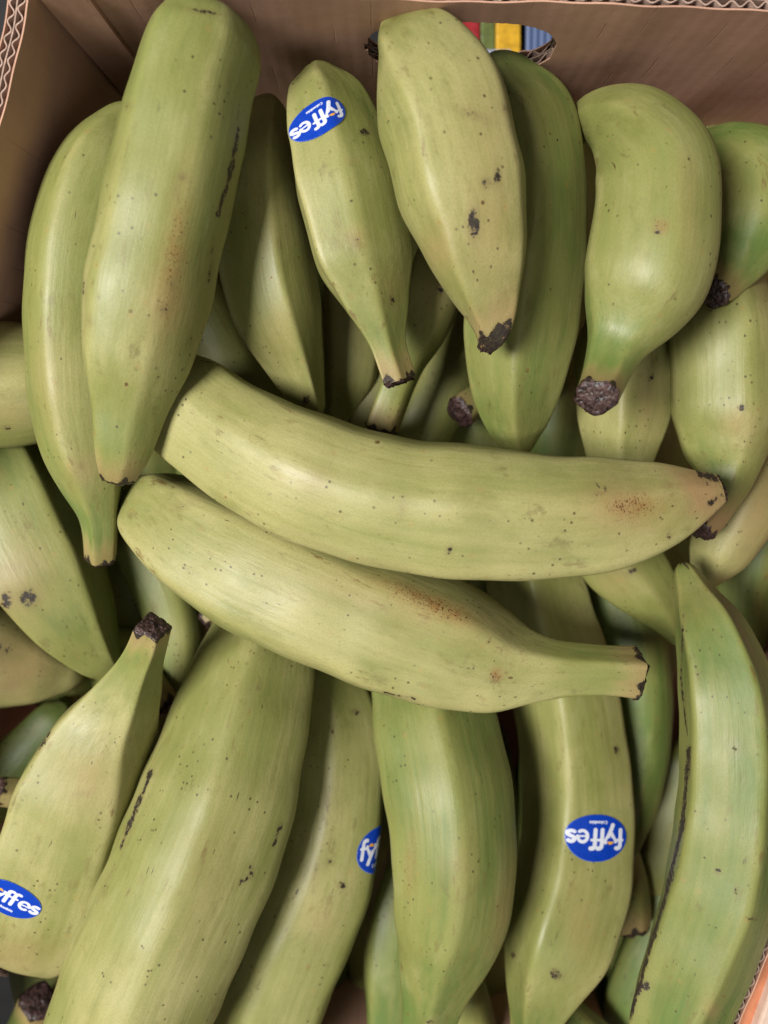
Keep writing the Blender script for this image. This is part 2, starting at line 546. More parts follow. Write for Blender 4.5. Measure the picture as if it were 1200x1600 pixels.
def plantain(label, pts, ridges=(20, 95, 165, 235, 305), tone=0.5, ends=('round', 'cut'), marks=(), k=0.5, p=6,
             big=True, depth=0.96, sticker=None, group="green plantains in the box", stem=True, dark_end=1.0, blunt=0.75):
    global count
    count += 1
    seed = count
    rng = np.random.default_rng(seed)
    NS, NT = (190, 112) if big else (100, 64)
    W = [P(x, y, z / 1000) for x, y, h, z in pts]
    hwm = [h / F_PX * ((w - CAM) @ FWD) for (x, y, h, z), w in zip(pts, W)]
    # dense curve, arc length
    D = catmull(W, 600)
    seg = np.linalg.norm(np.diff(D, axis=0), axis=1)
    S = np.concatenate([[0], np.cumsum(seg)])
    ctrl = [S[np.argmin(np.linalg.norm(D - w, axis=1))] for w in W]
    ctrl[0], ctrl[-1] = 0, S[-1]
    # domes at round ends
    body = NS
    s = np.linspace(0, S[-1], body)
    C = np.stack([np.interp(s, S, D[:, i]) for i in range(3)], 1)
    for _ in range(24):                                 # relax small kinks
        C[1:-1] = 0.25 * C[:-2] + 0.5 * C[1:-1] + 0.25 * C[2:]
    R = pchip(ctrl, hwm, s)
    for _ in range(14):
        R[1:-1] = 0.25 * R[:-2] + 0.5 * R[1:-1] + 0.25 * R[2:]
    R = R * (1 + 0.012 * np.sin(s * 90 + rng.uniform(0, 6)) + 0.008 * np.sin(s * 210 + rng.uniform(0, 6)))
    dome = 12
    if ends[0] == 'round':
        t = (C[0] - C[1]) / np.linalg.norm(C[0] - C[1]); r0 = R[0]
        a = np.linspace(0, math.pi / 2, dome + 1)[1:]
        C = np.vstack([(C[0] + t * (r0 * blunt * np.sin(a))[:, None])[::-1], C])
        R = np.concatenate([(r0 * np.maximum(np.cos(a), 0.004))[::-1], R])
        s = np.concatenate([-(r0 * blunt * np.sin(a))[::-1], s])
    if ends[1] == 'round':
        t = (C[-1] - C[-2]) / np.linalg.norm(C[-1] - C[-2]); r0 = R[-1]
        a = np.linspace(0, math.pi / 2, dome + 1)[1:]
        C = np.vstack([C, C[-1] + t * (r0 * blunt * np.sin(a))[:, None]])
        s = np.concatenate([s, s[-1] + r0 * blunt * np.sin(a)])
        R = np.concatenate([R, r0 * np.maximum(np.cos(a), 0.004)])
    n = len(C)
    T = np.gradient(C, axis=0)
    T /= np.linalg.norm(T, axis=1)[:, None]
    View = CAM - C
    View /= np.linalg.norm(View, axis=1)[:, None]
    L = np.cross(T, View); L /= np.linalg.norm(L, axis=1)[:, None]
    Nn = np.cross(L, T)
    # cross-section: rounded polygon from ridge angles, drifting a little along the fruit
    phi = np.arange(NT) * 2 * math.pi / NT
    rd = np.sort(np.radians(np.array(ridges, float)) % (2 * math.pi))
    nxt = np.roll(rd, -1); nxt[-1] += 2 * math.pi
    alpha = (rd + nxt) / 2; half = (nxt - rd) / 2
    twist = np.radians(7) * np.sin(s * 14 + rng.uniform(0, 6))
    un = (s - s[0]) / (s[-1] - s[0])
    PH = phi[None, :] - twist[:, None]
    acc = np.zeros((n, NT))
    for al, hf in zip(alpha, half):
        acc += (np.maximum(np.cos(PH - al), 0) / np.cos(hf) ) ** p
    rp = acc ** (-1 / p)
    rp /= rp.mean(axis=1, keepdims=True)
    kk = 1.12 * k * (0.75 + 0.5 * ss(np.abs(un - 0.5), 0.15, 0.45))
    for e_ in (0, 1):
        if ends[e_] == 'round':
            kk = kk * (0.3 + 0.7 * ss(un if e_ == 0 else 1 - un, 0.0, 0.14))
    rr = 1 + kk[:, None] * (rp - 1)
    near = np.full((n, NT), 9.0)
    for r_ in rd:
        dd = np.abs((PH - r_ + math.pi) % (2 * math.pi) - math.pi)
        near = np.minimum(near, dd)
    rr = rr * (1 + (0.02 * kk)[:, None] * np.exp(-(near / 0.13) ** 2))
    # soft dents
    for _ in range(7):
        m = rng.integers(1, 4); f = rng.uniform(15, 75)
        rr *= 1 + 0.006 * np.sin(m * phi[None, :] + rng.uniform(0, 6)) * np.sin(f * s[:, None] + rng.uniform(0, 6))
    x = rr * np.cos(phi)[None, :]; y = rr * np.sin(phi)[None, :]
    mx, mn = x.max(1, keepdims=True), x.min(1, keepdims=True)
    x = (x - (mx + mn) / 2) / ((mx - mn) / 2)
    my_, mn_ = y.max(1, keepdims=True), y.min(1, keepdims=True)
    y = (y - (my_ + mn_) / 2) / ((my_ - mn_) / 2) * depth
    V = C[:, None, :] + R[:, None, None] * (x[..., None] * L[:, None, :] + y[..., None] * Nn[:, None, :])
    for e_ in (0, 1):                                   # blend the domes into the body
        if ends[e_] == 'round':
            j0 = dome if e_ == 0 else n - 1 - dome
            for _ in range(30):
                a_, b_ = max(j0 - 8, 1), min(j0 + 9, n - 1)
                V[a_:b_] = 0.25 * V[a_ - 1:b_ - 1] + 0.5 * V[a_:b_] + 0.25 * V[a_ + 1:b_ + 1]
    # normals
    dS = np.gradient(V, axis=0)
    dP = np.roll(V, -1, axis=1) - np.roll(V, 1, axis=1)
    NV = np.cross(dP, dS)
    NV /= np.maximum(np.linalg.norm(NV, axis=2, keepdims=True), 1e-12)
    outw = V - C[:, None, :]
    if (NV * outw).sum() < 0: NV = -NV
    # attributes
    near = np.full((n, NT), 9.0)
    for r_ in rd:
        dd = np.abs((PH - r_ + math.pi) % (2 * math.pi) - math.pi)
        near = np.minimum(near, dd)
    ridge = np.exp(-(near / 0.16) ** 2)
    off = np.array([seed * 1.37, seed * 0.73, seed * 2.11])
    Rm = np.maximum(R, R.max() * 0.25)
    uc = np.stack([Rm[:, None] * np.cos(phi)[None, :] + 0 * x, Rm[:, None] * np.sin(phi)[None, :] + 0 * x, s[:, None] + 0 * x], -1) + off
    phb = (phi + math.pi / 2) % (2 * math.pi)
    AROUND[0] = np.stack([s[:, None] + seed * 0.37 + 0 * x, R.max() * phb[None, :] + seed * 0.61 + 0 * x, 0 * x], -1)
    vary = np.stack([np.full((n, NT), tone), ridge, un[:, None] + 0 * x], -1)
    mk = np.zeros((n, NT, 4))
    flat = V.reshape(-1, 3)
    qx, qy = to_px(flat)
    qx = qx.reshape(n, NT); qy = qy.reshape(n, NT)
    facing = ss((NV * (CAM - V)).sum(-1) / np.linalg.norm(CAM - V, axis=-1), -0.05, 0.1)
    for m in marks:
        if isinstance(m[1], list):
            kind, poly, wdt, st = m
            d = seg_dist(qx, qy, poly)
            wv = 1 + 0.45 * np.sin(qy * 0.11 + seed) * np.sin(qy * 0.047 + qx * 0.03)
            val = 0.72 * st * np.exp(-(d / (wdt * wv)) ** 2) + 0.10 * st * np.exp(-(d / (wdt * 3.5)) ** 2)
        else:
            kind, cx, cy, rx, ry, ang, st = m
            a = math.radians(ang); dx, dy = qx - cx, qy - cy
            uu = (dx * math.cos(a) + dy * math.sin(a)) / rx; vv = (-dx * math.sin(a) + dy * math.cos(a)) / ry
            val = st * np.exp(-(uu * uu + vv * vv))
        mk[..., CH[kind]] += val * facing
    jitter = 0.0012 * (np.sin(phi * 5 + seed) + np.sin(phi * 11 + 2 * seed) + np.sin(phi * 3 + 5 * seed))
    for e, dist in ((0, s - s[0]), (1, s[-1] - s)):
        dist = dist[:, None] + jitter[None, :]
        if ends[e] == 'cut':
            mk[..., 0] += 2.2 * dark_end * ss(dist, 0.0014, 0.0002)
            mk[..., 0] += 0.32 * ss(dist, 0.008, 0.001)
            mk[..., 2] += 0.75 * ss(dist, 0.016, 0.004)
            mk[..., 3] += 0.55 * ss(dist, 0.055, 0.022) * ss(dist, 0.006, 0.018)
        elif ends[e] == 'tip':
            dist = dist + 0.0035 * np.sin(phi * 2 + 1.2 + seed)[None, :] + 0.0015 * np.sin(phi * 6 + seed)[None, :]
            mk[..., 0] += 2.4 * dark_end * ss(dist, 0.010, 0.004)
            mk[..., 2] += 0.8 * ss(dist, 0.026, 0.010)
        else:
            mk[..., 3] += 0.14 * ss(dist, 0.05, 0.005)
            mk[..., 0] += 0.9 * ss(dist, 0.0025, 0.0)
    Rmax = R.max()
    root = empty("plantain", tuple(C[n // 2] - np.array([0, 0, R[n // 2]])))
    tag(root, label, "plantain", group)
    # split off the stem
    cuts = [0, n - 1]
    parts = []
    lo, hi = 0, n - 1
    for e in (0, 1):
        if ends[e] == 'cut' and stem:
            idx = range(n) if e == 0 else range(n - 1, -1, -1)
            for i in idx:
                if R[i] > 0.52 * Rmax: break
            if abs(s[i] - (s[0] if e == 0 else s[-1])) > 0.008:
                if e == 0: parts.append((0, i)); lo = i
                else: parts.append((i, n - 1)); hi = i
    link("peel", grid_mesh("peel", V, NV, uc, vary, mk, lo, hi, NT), M_PEEL, root)
    for a_, b_ in parts:
        link("stem", grid_mesh("stem", V, NV, uc, vary, mk, a_, b_, NT), M_PEEL, root)
    # rough dried caps
    for e in (0, 1):
        if ends[e] == 'round': continue
        ri = 0 if e == 0 else n - 1
        t = -T[0] if e == 0 else T[-1]
        ring = V[ri]; c0 = C[ri]; rad = R[ri]
        vs_, fs = [], []
        nr = 7; NTc = NT // 2
        lip = 1 + 0.03 * np.sin(np.arange(NTc) * 0.9 + seed) + 0.012 * rng.standard_normal(NTc)
        for q in range(nr + 1):
            f = 1 - q / (nr + 0.4)
            for j in range(NTc):
                base = c0 + (ring[2 * j] - c0) * f * (1.03 * lip[j] if q <= 1 else 1 + 0.03 * rng.standard_normal())
                hgt = rad * (0.16 * (1 - f ** 2)) + 0.00025 * rng.standard_normal() + (0.0004 if q else -0.0018) + (0.0010 * rng.random() if q == 1 else 0)
                if q == 0: hgt = -0.0006 + 0.0007 * math.sin(j * 0.55 + seed) + 0.0003 * rng.standard_normal()
                vs_.append(tuple(base + t * hgt))
        for q in range(nr):
            for j in range(NTc):
                fs.append((q * NTc + j, q * NTc + (j + 1) % NTc, (q + 1) * NTc + (j + 1) % NTc, (q + 1) * NTc + j))
        fs.append(tuple(nr * NTc + j for j in range(NTc)))
        me = bpy.data.meshes.new("cap"); me.from_pydata(vs_, [], fs)
        me.polygons.foreach_set("use_smooth", np.ones(len(fs), bool))
        import bmesh
        bm = bmesh.new(); bm.from_mesh(me); bmesh.ops.recalc_face_normals(bm, faces=bm.faces); bm.to_mesh(me); bm.free()
        link("stem_cut" if ends[e] == 'cut' else "blossom_tip", me, M_CUT, root)
    if sticker:
        make_label(root, V, NV, s, qx, qy, facing, **sticker)
    return root

# ---------------------------------------------------------------- fruit stickers
def arc(cx, cy, rx, ry, a0, a1, n=14):
    return [(cx + rx * math.cos(math.radians(a0 + (a1 - a0) * i / n)), cy + ry * math.sin(math.radians(a0 + (a1 - a0) * i / n))) for i in range(n + 1)]

def letter_strokes():
    """'fyffes' in millimetres on the oval sticker; list of (polyline, half thickness)."""
    st = []
    def f(x, top=5.6):
        st.append(([(x, -2.9), (x + 0.4, top - 1.7)] + arc(x + 1.75, top - 1.6, 1.30, 1.2, 175, 70, 6), 0.84))
        st.append(([(x - 0.75, 1.7), (x + 1.75, 1.7)], 0.55))
    f(-10.4)
    st.append(([(-7.9, 2.3), (-5.75, -2.0)], 0.80)); st.append(([(-3.5, 2.6), (-5.75, -2.0), (-6.9, -5.2)], 0.86))
    f(-2.3); f(0.65)
    st.append(([(4.3, 0.05), (8.0, 0.05)], 0.40))
    st.append((arc(6.1, 0.0, 2.05, 2.45, 2, 306, 26), 0.70))
    st.append((arc(10.75, 1.15, 1.35, 1.05, 40, 235, 12) + arc(10.55, -1.25, 1.45, 1.1, 70, -145, 14), 0.80))
    return st

def small_text():
    """'Colombia' in small light strokes below the name."""
    st = []; x = -4.4; y0 = -7.0; h = 0.75; r = 0.17
    def add(pl): st.append((pl, r))
    add(arc(x + .5, y0 + .6, .5, .65, 50, 310)); x += 1.25
    add(arc(x + .4, y0 + .42, .38, .42, 0, 360)); x += 1.05
    add([(x, y0), (x, y0 + 1.3)]); x += 0.4
    add(arc(x + .4, y0 + .42, .38, .42, 0, 360)); x += 1.05
    for q in (0, .5, 1.0): add([(x + q, y0), (x + q, y0 + .8)])
    add([(x, y0 + .8), (x + 1.0, y0 + .8)]); x += 1.4
    add([(x, y0), (x, y0 + 1.3)]); add(arc(x + .42, y0 + .42, .38, .42, 0, 360)); x += 1.1
    add([(x, y0), (x, y0 + .8)]); st.append(([(x, y0 + 1.15), (x, y0 + 1.2)], r)); x += 0.35
    add(arc(x + .4, y0 + .42, .38, .42, 0, 360)); add([(x + .8, y0), (x + .8, y0 + .85)])
    return st

def make_label(root, V, NV, s, qx, qy, facing, at, rot, scale=1.0, aspect=1.0):
    n, NT = V.shape[:2]
    d = np.hypot(qx - at[0], qy - at[1]) + (1 - facing) * 1e4
    ci, cj = np.unravel_index(np.argmin(d), d.shape)
    # local arc length around the fruit
    ringd = np.linalg.norm(np.roll(V, -1, axis=1) - V, axis=2)
    # orientation: image direction of the sticker's x axis given by rot (degrees, clockwise on screen, from +x right)
    c = V[ci, cj]
    eS = V[min(ci + 2, n - 1), cj] - V[max(ci - 2, 0), cj]; eS /= np.linalg.norm(eS)
    eP = V[ci, (cj + 1) % NT] - V[ci, cj - 1]; eP /= np.linalg.norm(eP)
    nc = NV[ci, cj]
    a = math.radians(rot)
    want = RGT * math.cos(a) - UPV * math.sin(a)
    want = want - nc * (want @ nc); want /= np.linalg.norm(want)
    wanty = np.cross(nc, want)
    NX, NY = 200, 144
    A, B = 13.2, 10.4
    gx, gy = np.meshgrid(np.linspace(-A, A, NX), np.linspace(-B, B, NY), indexing='xy')
    xs, xp = want @ eS, want @ eP
    ys, yp = wanty @ eS, wanty @ eP
    nx_ = math.hypot(xs, xp); ny_ = math.hypot(ys, yp)
    xs, xp, ys, yp = xs / nx_, xp / nx_, ys / ny_, yp / ny_
    sx = gx * 0.001 * scale; sy = gy * 0.001 * scale * aspect
    ds = sx * xs + sy * ys
    dp = sx * xp + sy * yp
    arcl = np.concatenate([np.cumsum(ringd[ci])])
    # unwrap three turns of arc length at the centre ring
    per = ringd[ci].sum()
    cum = np.concatenate([[0], np.cumsum(ringd[ci])])          # NT+1
    base = cum[cj]
    tgt = (base + dp) % per
    fj = np.interp(tgt, cum, np.arange(NT + 1))
    lo_, hi_ = max(ci - 3, 0), min(ci + 3, n - 1)
    stretch = np.linalg.norm(V[hi_] - V[lo_], axis=1) / (s[hi_] - s[lo_])
    stretch = np.append(stretch, stretch[0])
    si = s[ci] + ds / np.interp(fj, np.arange(NT + 1), stretch)
    fi = np.interp(si, s, np.arange(n))
    i0 = np.clip(np.floor(fi).astype(int), 0, n - 2); j0 = np.floor(fj).astype(int) % NT
    u = (fi - i0)[..., None]; v = (fj - np.floor(fj))[..., None]
    j1 = (j0 + 1) % NT
    def bil(Q): return (Q[i0, j0] * (1 - u) + Q[i0 + 1, j0] * u) * (1 - v) + (Q[i0, j1] * (1 - u) + Q[i0 + 1, j1] * u) * v
    pos = bil(V); nor = bil(NV); nor /= np.linalg.norm(nor, axis=2, keepdims=True)
    pos = pos + nor * 0.00022
    white = np.full(gx.shape, 1e9)
    for pl, th in letter_strokes():
        white = np.minimum(white, seg_dist(gx, gy, pl) - th)
    for pl, th in small_text():
        white = np.minimum(white, seg_dist(gx, gy, pl) - th)
    # yellow half disc sitting in the fork of the y
    disc = np.hypot(gx + 5.7, gy - 2.3) - 1.35
    yel = np.maximum(disc, 2.35 - gy)
    white = np.where((np.hypot(gx + 5.7, gy - 2.3) < 1.6) & (gy > 0.9), np.maximum(white, 0.3), white)
    rim = (np.sqrt((gx / A) ** 2 + (gy / B) ** 2) - 1) * B
    # faces inside the oval only
    idx = np.arange(NX * NY).reshape(NY, NX)
    inside = rim < 0.0
    # pull boundary vertices: snap outside vertices next to inside ones onto the oval
    f = np.stack([idx[:-1, :-1], idx[:-1, 1:], idx[1:, 1:], idx[1:, :-1]], -1).reshape(-1, 4)
    ok = (inside.ravel()[f].sum(1) >= 3)
    f = f[ok]
    used = np.unique(f)
    remap = -np.ones(NX * NY, int); remap[used] = np.arange(len(used))
    pv = pos.reshape(-1, 3)[used]
    me = bpy.data.meshes.new("sticker")
    me.from_pydata(pv.tolist(), [], remap[f].tolist())
    me.polygons.foreach_set("use_smooth", np.ones(len(f), bool))
    atb = me.attributes.new("print", 'FLOAT_VECTOR', 'POINT')
    pr = np.stack([white, yel, rim], -1).reshape(-1, 3)[used]
    atb.data.foreach_set("vector", pr.astype(np.float32).ravel())
    me.normals_split_custom_set_from_vertices(nor.reshape(-1, 3)[used].tolist())
    o = link("sticker", me, M_STICK, root)
    sd = o.modifiers.new("paper", 'SOLIDIFY'); sd.thickness = 0.00016; sd.offset = 1
    o["label"] = "blue oval fruit sticker with white lettering"
    return o

# centre line points are (x, y, half width) in the photograph's pixels and height z in mm
plantain("large plantain standing blunt end up at the box's back left corner",
    [(327,46,76,4),(320,78,88,6),(305,125,93,9),(265,300,97,14),(235,440,98,14),(216,550,82,12),(202,640,57,9),(193,700,43,8),(185,742,27,3)],
    ridges=(40,100,158,240,310), p=8, blunt=0.38, tone=0.52, k=0.55,
    marks=[('g',272,400,20,120,8,0.8),('r',[(373,200),(358,280),(341,335)],3.2,2.2),('r',[(334,370),(326,440)],2.5,1.2),
           ('r',284,276,9,7,0,1.3),('r',256,484,10,9,0,1.0),('r',140,502,7,9,0,0.9),('r',318,18,40,5,8,0.9),('b',270,470,50,60,0,0.5),('r',130,450,5,22,0,0.9),('r',275,300,5,14,0,0.8),('r',268,445,8,14,0,0.75),('r',200,165,10,6,0,0.7)])
plantain("leftmost long plantain leaning on the box's left side wall, stem down",
    [(205,195,42,-30),(168,258,72,-26),(139,350,83,-23),(122,470,80,-22),(117,590,73,-22),(125,680,64,-24),(143,755,49,-26),(155,815,28,-28),(157,872,24,-34)],
    ridges=(60,128,200,270,340), k=0.6, p=8, tone=0.45, marks=[('b',130,735,24,26,0,0.7),('r',127,728,7,6,0,0.8),('b',70,600,30,80,0,0.3)])
plantain("plantain half in shadow right of the large corner plantain, tip under the upper crosswise plantain",
    [(418,175,34,-42),(405,260,64,-34),(412,380,76,-28),(432,480,70,-28),(463,570,46,-34),(490,640,20,-42)],
    ridges=(20,107,190,280), tone=0.7, k=0.75, p=14, ends=('round','round'),
    marks=[('r',478,625,9,12,0,1.2),('b',440,520,30,50,0,0.35)])
plantain("slim plantain with a bent blue oval sticker near its top end",
    [(500,112,22,-26),(515,150,55,-20),(530,220,73,-14),(548,300,83,-11),(570,400,76,-10),(592,480,48,-8),(610,548,27,-7),(625,594,26,-7)],
    ridges=(60,102,185,275), tone=0.62, k=0.75, p=14,
    marks=[('r',570,207,8,6,20,1.8),('r',556,378,9,12,0,0.9),('b',556,370,20,20,0,0.5),('r',612,470,6,10,0,1.1),('b',612,450,18,30,0,0.5)],
    sticker=dict(at=(495,184), rot=150, scale=0.98, aspect=0.72))
plantain("broad plantain with a black bruise and dark tip, in front of the hand hole",
    [(622,54,38,-14),(653,98,79,-4),(690,180,103,4),(716,280,103,8),(740,370,84,9),(758,450,58,8),(768,500,37,6),(766,528,25,5),(758,545,13,4)],
    ridges=(78,150,230,320), tone=0.72, k=0.5, p=12, ends=('round','tip'), dark_end=1.0,
    marks=[('r',740,350,9,26,0,2.0),('r',760,285,8,10,0,1.5),('r',778,275,6,16,0,1.5),('r',735,178,34,8,20,0.75),('r',790,170,14,8,40,0.8),
           ('b',770,360,60,110,0,0.5),('b',685,385,24,40,0,0.65),('r',628,108,4,16,20,0.8),('b',760,180,50,80,0,0.35)])
plantain("long green plantain tucked behind the bruised broad one",
    [(782,112,40,-52),(822,190,76,-44),(834,300,80,-38),(824,420,90,-36),(812,520,86,-36),(806,610,70,-38),(808,676,42,-42),(812,698,22,-44)],
    ridges=(10,93,175,260), tone=0.42, k=0.7, p=12, ends=('round','round'),
    marks=[('b',820,430,16,40,0,0.25),('r',818,670,16,18,0,0.35)])
plantain("strongly hooked plantain with its big cut stem end facing up",
    [(900,214,16,-58),(916,190,30,-50),(950,186,46,-36),(994,212,68,-20),(1024,270,90,-8),(1024,345,96,-1),(1010,430,96,2),(986,492,76,2),(960,550,45,6),(943,596,35,14),(932,622,33,24)],
    ridges=(30,110,165,250,320), tone=0.5, k=0.55,
    marks=[('g',1032,353,13,12,0,1.0),('r',1027,362,5,4,0,1.6),('b',1075,320,20,90,0,0.35),('a',960,560,50,60,0,0.5)])
plantain("green plantain at the right edge, dark cut stem pointing down left",
    [(1100,222,20,-60),(1135,232,40,-54),(1178,268,64,-46),(1182,330,68,-40),(1160,400,48,-34),(1134,442,30,-28),(1116,458,25,-22)],
    ridges=(20,90,160,240,310), tone=0.36, marks=[('a',1160,330,90,90,0,0.1)])
plantain("thick plantain at the right edge below the green one, stem ending beneath the crosswise tip",
    [(1125,440,62,-52),(1134,530,84,-44),(1136,630,84,-40),(1134,695,68,-38),(1132,745,44,-34),(1112,795,31,-28),(1090,826,28,-24)],
    ridges=(40,120,190,270,330), k=0.6, p=8, tone=0.6,
    marks=[('r',1158,637,6,5,0,2.0),('b',1155,662,26,26,0,0.7),('b',1115,800,40,34,0,0.8)])
plantain("pale plantain hanging behind the hooked plantain's cut stem",
    [(990,470,58,-72),(978,560,78,-62),(974,640,72,-58),(968,720,50,-58),(960,790,26,-62)],
    ridges=(10,92,170,260), tone=0.75, k=0.7, p=12, ends=('round','round'), marks=[('b',1012,630,26,60,0,0.5),('r',1018,590,4,4,0,1.5)])
plantain("upper of the two crosswise plantains, spanning the middle of the box",
    [(262,598,60,-26),(302,640,82,-16),(388,700,93,-4),(500,752,101,6),(620,786,104,10),(740,800,104,12),(860,808,97,12),(960,802,84,11),(1040,786,62,11),(1095,772,38,11),(1122,764,24,11)],
    ridges=(38,100,145,220,310), p=9, blunt=0.65, tone=0.78, k=0.7, ends=('round','tip'), dark_end=0.25,
    marks=[('g',985,790,36,16,0,0.9),('g',985,792,70,34,0,0.3),('b',985,795,80,45,0,0.6),('r',940,760,40,30,-20,0.6),('r',1105,744,14,5,20,1.4),('r',1112,785,10,6,-35,1.1),('b',1105,770,34,30,0,0.8),
           ('r',702,860,5,7,20,1.6),('r',500,745,16,14,0,0.35),('b',480,750,40,26,20,0.35),('r',[(440,822),(540,868),(640,893)],4,0.5),('r',628,795,8,20,10,0.6),('r',1045,838,8,10,0,0.9)])
plantain("lower of the two crosswise plantains, stem pointing right",
    [(222,778,40,-46),(250,798,68,-38),(306,836,91,-29),(400,888,104,-20),(500,932,107,-15),(600,970,106,-13),(700,1006,101,-11),(780,1034,80,-8),(838,1043,53,-4),(900,1045,40,-3),(950,1047,39,-4),(988,1050,41,-7)],
    ridges=(38,115,180,250,320), p=8, blunt=0.6, tone=0.7, k=0.8,
    marks=[('g',700,955,52,15,20,1.0),('g',640,925,70,14,22,0.7),('g',776,1054,10,10,0,1.3),('r',772,1058,5,5,0,0.9),('r',[(600,1082),(650,1092)],3,1.2),('b',600,940,160,30,20,0.45),('r',285,790,26,8,-15,0.6)])
plantain("short plantain at the left with its stem pointing up and a sticker low on it",
    [(240,978,28,8),(228,1015,30,0),(200,1078,50,-12),(165,1150,80,-20),(135,1230,95,-24),(104,1325,97,-27),(76,1410,88,-34),(56,1462,66,-42)],
    ridges=(40,122,205,295), tone=0.72, k=0.75, p=14, ends=('cut','round'),
    marks=[('r',70,1155,5,24,30,1.5),('b',140,1215,50,60,0,0.5),('r',130,1240,16,6,-10,0.6),('r',90,1100,10,4,-30,0.8),('b',30,1490,60,30,0,0.5)],
    sticker=dict(at=(20,1404), rot=33, scale=1.08, aspect=0.8))
plantain("largest plantain, rising towards the viewer at the lower left",
    [(418,958,72,-66),(396,1050,92,-50),(368,1150,110,-32),(336,1260,121,-18),(295,1370,126,-8),(246,1480,125,-2),(200,1590,120,0),(165,1680,96,-4),(145,1740,60,-10)],
    ridges=(18,88,157,240,310), tone=0.66, k=0.6, p=8, ends=('round','round'),
    marks=[('r',[(236,1205),(212,1265),(188,1325)],3.2,2.0),('r',[(180,1350),(150,1410)],2.2,1.0),('r',[(440,1288),(428,1322)],3,1.4),('r',[(393,1355),(392,1368),(374,1380)],2.6,1.8),('b',320,1380,40,120,15,0.3)])
plantain("plantain wedged right of the largest one, half a sticker on its far side",
    [(508,1050,50,-78),(522,1140,70,-68),(516,1260,81,-56),(490,1370,92,-48),(450,1470,96,-42),(408,1570,94,-40),(375,1650,74,-42)],
    ridges=(30,90,150,220,295), tone=0.6, k=0.85, p=10, ends=('round','round'),
    marks=[('r',535,1383,6,6,0,1.6),('r',515,1346,4,4,0,1.6),('r',[(495,1350),(488,1395)],2,1.0),('r',556,1112,8,5,0,1.6),('b',500,1440,30,30,0,0.4)],
    sticker=dict(at=(598,1326), rot=8, scale=1.1))
plantain("green plantain in the lower middle with a curved scratch, narrowing to the bottom edge",
    [(664,1060,84,-60),(684,1150,97,-40),(704,1260,99,-24),(710,1360,96,-18),(703,1450,82,-18),(684,1530,58,-19),(670,1600,40,-18),(662,1660,36,-18)],
    ridges=(20,90,165,240,310), tone=0.32, k=0.8, p=9,
    marks=[('r',[(694,1345),(692,1385),(705,1408),(725,1408),(745,1386)],2.4,0.9),('g',642,1350,10,50,3,0.6),('b',790,1420,16,90,8,0.6),('b',720,1350,30,60,0,0.25),('r',672,1598,12,6,0,1.0)])
plantain("pale green plantain peeping out left of the curved-scratch plantain",
    [(640,1340,36,-78),(622,1420,46,-70),(612,1500,44,-62),(610,1570,38,-58),(606,1640,30,-56)],
    ridges=(60,130,220,300), tone=0.25, big=False, ends=('round','round'))
plantain("plantain with a sharp middle ridge and a whole upside-down blue sticker, lower right",
    [(826,880,70,-88),(846,960,80,-84),(876,1060,80,-78),(892,1150,84,-74),(902,1260,84,-68),(894,1370,90,-54),(868,1460,86,-42),(842,1550,56,-36),(832,1610,36,-34),(828,1660,30,-34)],
    ridges=(82,165,255,352), tone=0.6, k=0.8, p=10,
    marks=[('r',866,1520,7,7,0,1.8),('r',874,1526,10,8,0,0.8),('b',905,1450,30,90,0,0.4),('r',802,1492,4,6,0,1.6),('r',963,1172,5,8,0,1.5)],
    sticker=dict(at=(934,1308), rot=183, scale=1.28, aspect=0.84))
plantain("shadowed dark green plantain between the stickered one and the right one",
    [(955,900,48,-108),(985,1000,54,-102),(1000,1120,50,-96),(992,1230,42,-90),(976,1330,20,-84)],
    ridges=(40,110,180,260,330), tone=0.1, big=False, ends=('round','round'))
plantain("long green plantain along the right edge with a black line down its ridge",
    [(1070,892,18,-30),(1085,928,32,-24),(1112,990,58,-12),(1136,1080,73,-2),(1143,1190,78,4),(1138,1300,82,8),(1122,1400,82,10),(1094,1490,79,11),(1058,1590,70,11),(1028,1690,54,8)],
    ridges=(44,118,190,270,335), tone=0.28, k=1.0, p=14, ends=('round','round'),
    marks=[('r',[(1077,1170),(1066,1290),(1040,1400),(1008,1505),(984,1590)],3.4,2.3),('r',[(1068,960),(1064,1060),(1074,1150)],2.4,1.3),('r',1150,1168,14,16,0,0.7),('r',1122,1362,6,5,0,1.5),
           ('r',1150,1392,3,7,0,1.4),('r',1008,1540,10,10,0,1.1),('b',1112,1578,14,16,0,0.7),('r',1175,1436,10,3,0,1.4),('b',1090,930,50,50,0,0.35)])
plantain("pale plantain with a brown side under the thick plantain's stem",
    [(1185,735,40,-66),(1160,790,56,-60),(1125,860,46,-60),(1100,905,22,-62)],
    ridges=(30,110,190,270), tone=0.85, big=False, ends=('round','round'), marks=[('b',1180,800,30,60,25,0.7),('r',1165,850,10,40,30,0.45)])
plantain("plantain running down right from under the upper crosswise tip",
    [(925,830,50,-76),(965,872,62,-74),(1005,915,52,-72),(1042,962,30,-72),(1060,1000,12,-72)],
    ridges=(20,85,150,230,300), tone=0.45, k=0.8, p=9, big=False, ends=('round','round'), marks=[('r',988,892,8,5,-30,1.6),('b',960,900,30,30,0,0.5)])
plantain("shadowed green plantain at the far right edge behind the pale brown-sided one",
    [(1215,760,50,-104),(1185,850,52,-104),(1165,930,46,-106),(1160,1010,34,-110)],
    ridges=(30,110,190,270), tone=0.1, big=False, ends=('round','round'))
plantain("plantain lying crosswise behind the leftmost plantain at the left edge",
    [(-70,604,92,-46),(-10,602,98,-46),(50,600,94,-50),(110,600,70,-58)],
    ridges=(30,95,160,240,310), k=0.6, tone=0.8, big=False, ends=('round','round'), marks=[('r',10,668,8,5,0,1.3),('b',10,640,40,30,0,0.4),('a',30,690,60,20,0,0.5)])
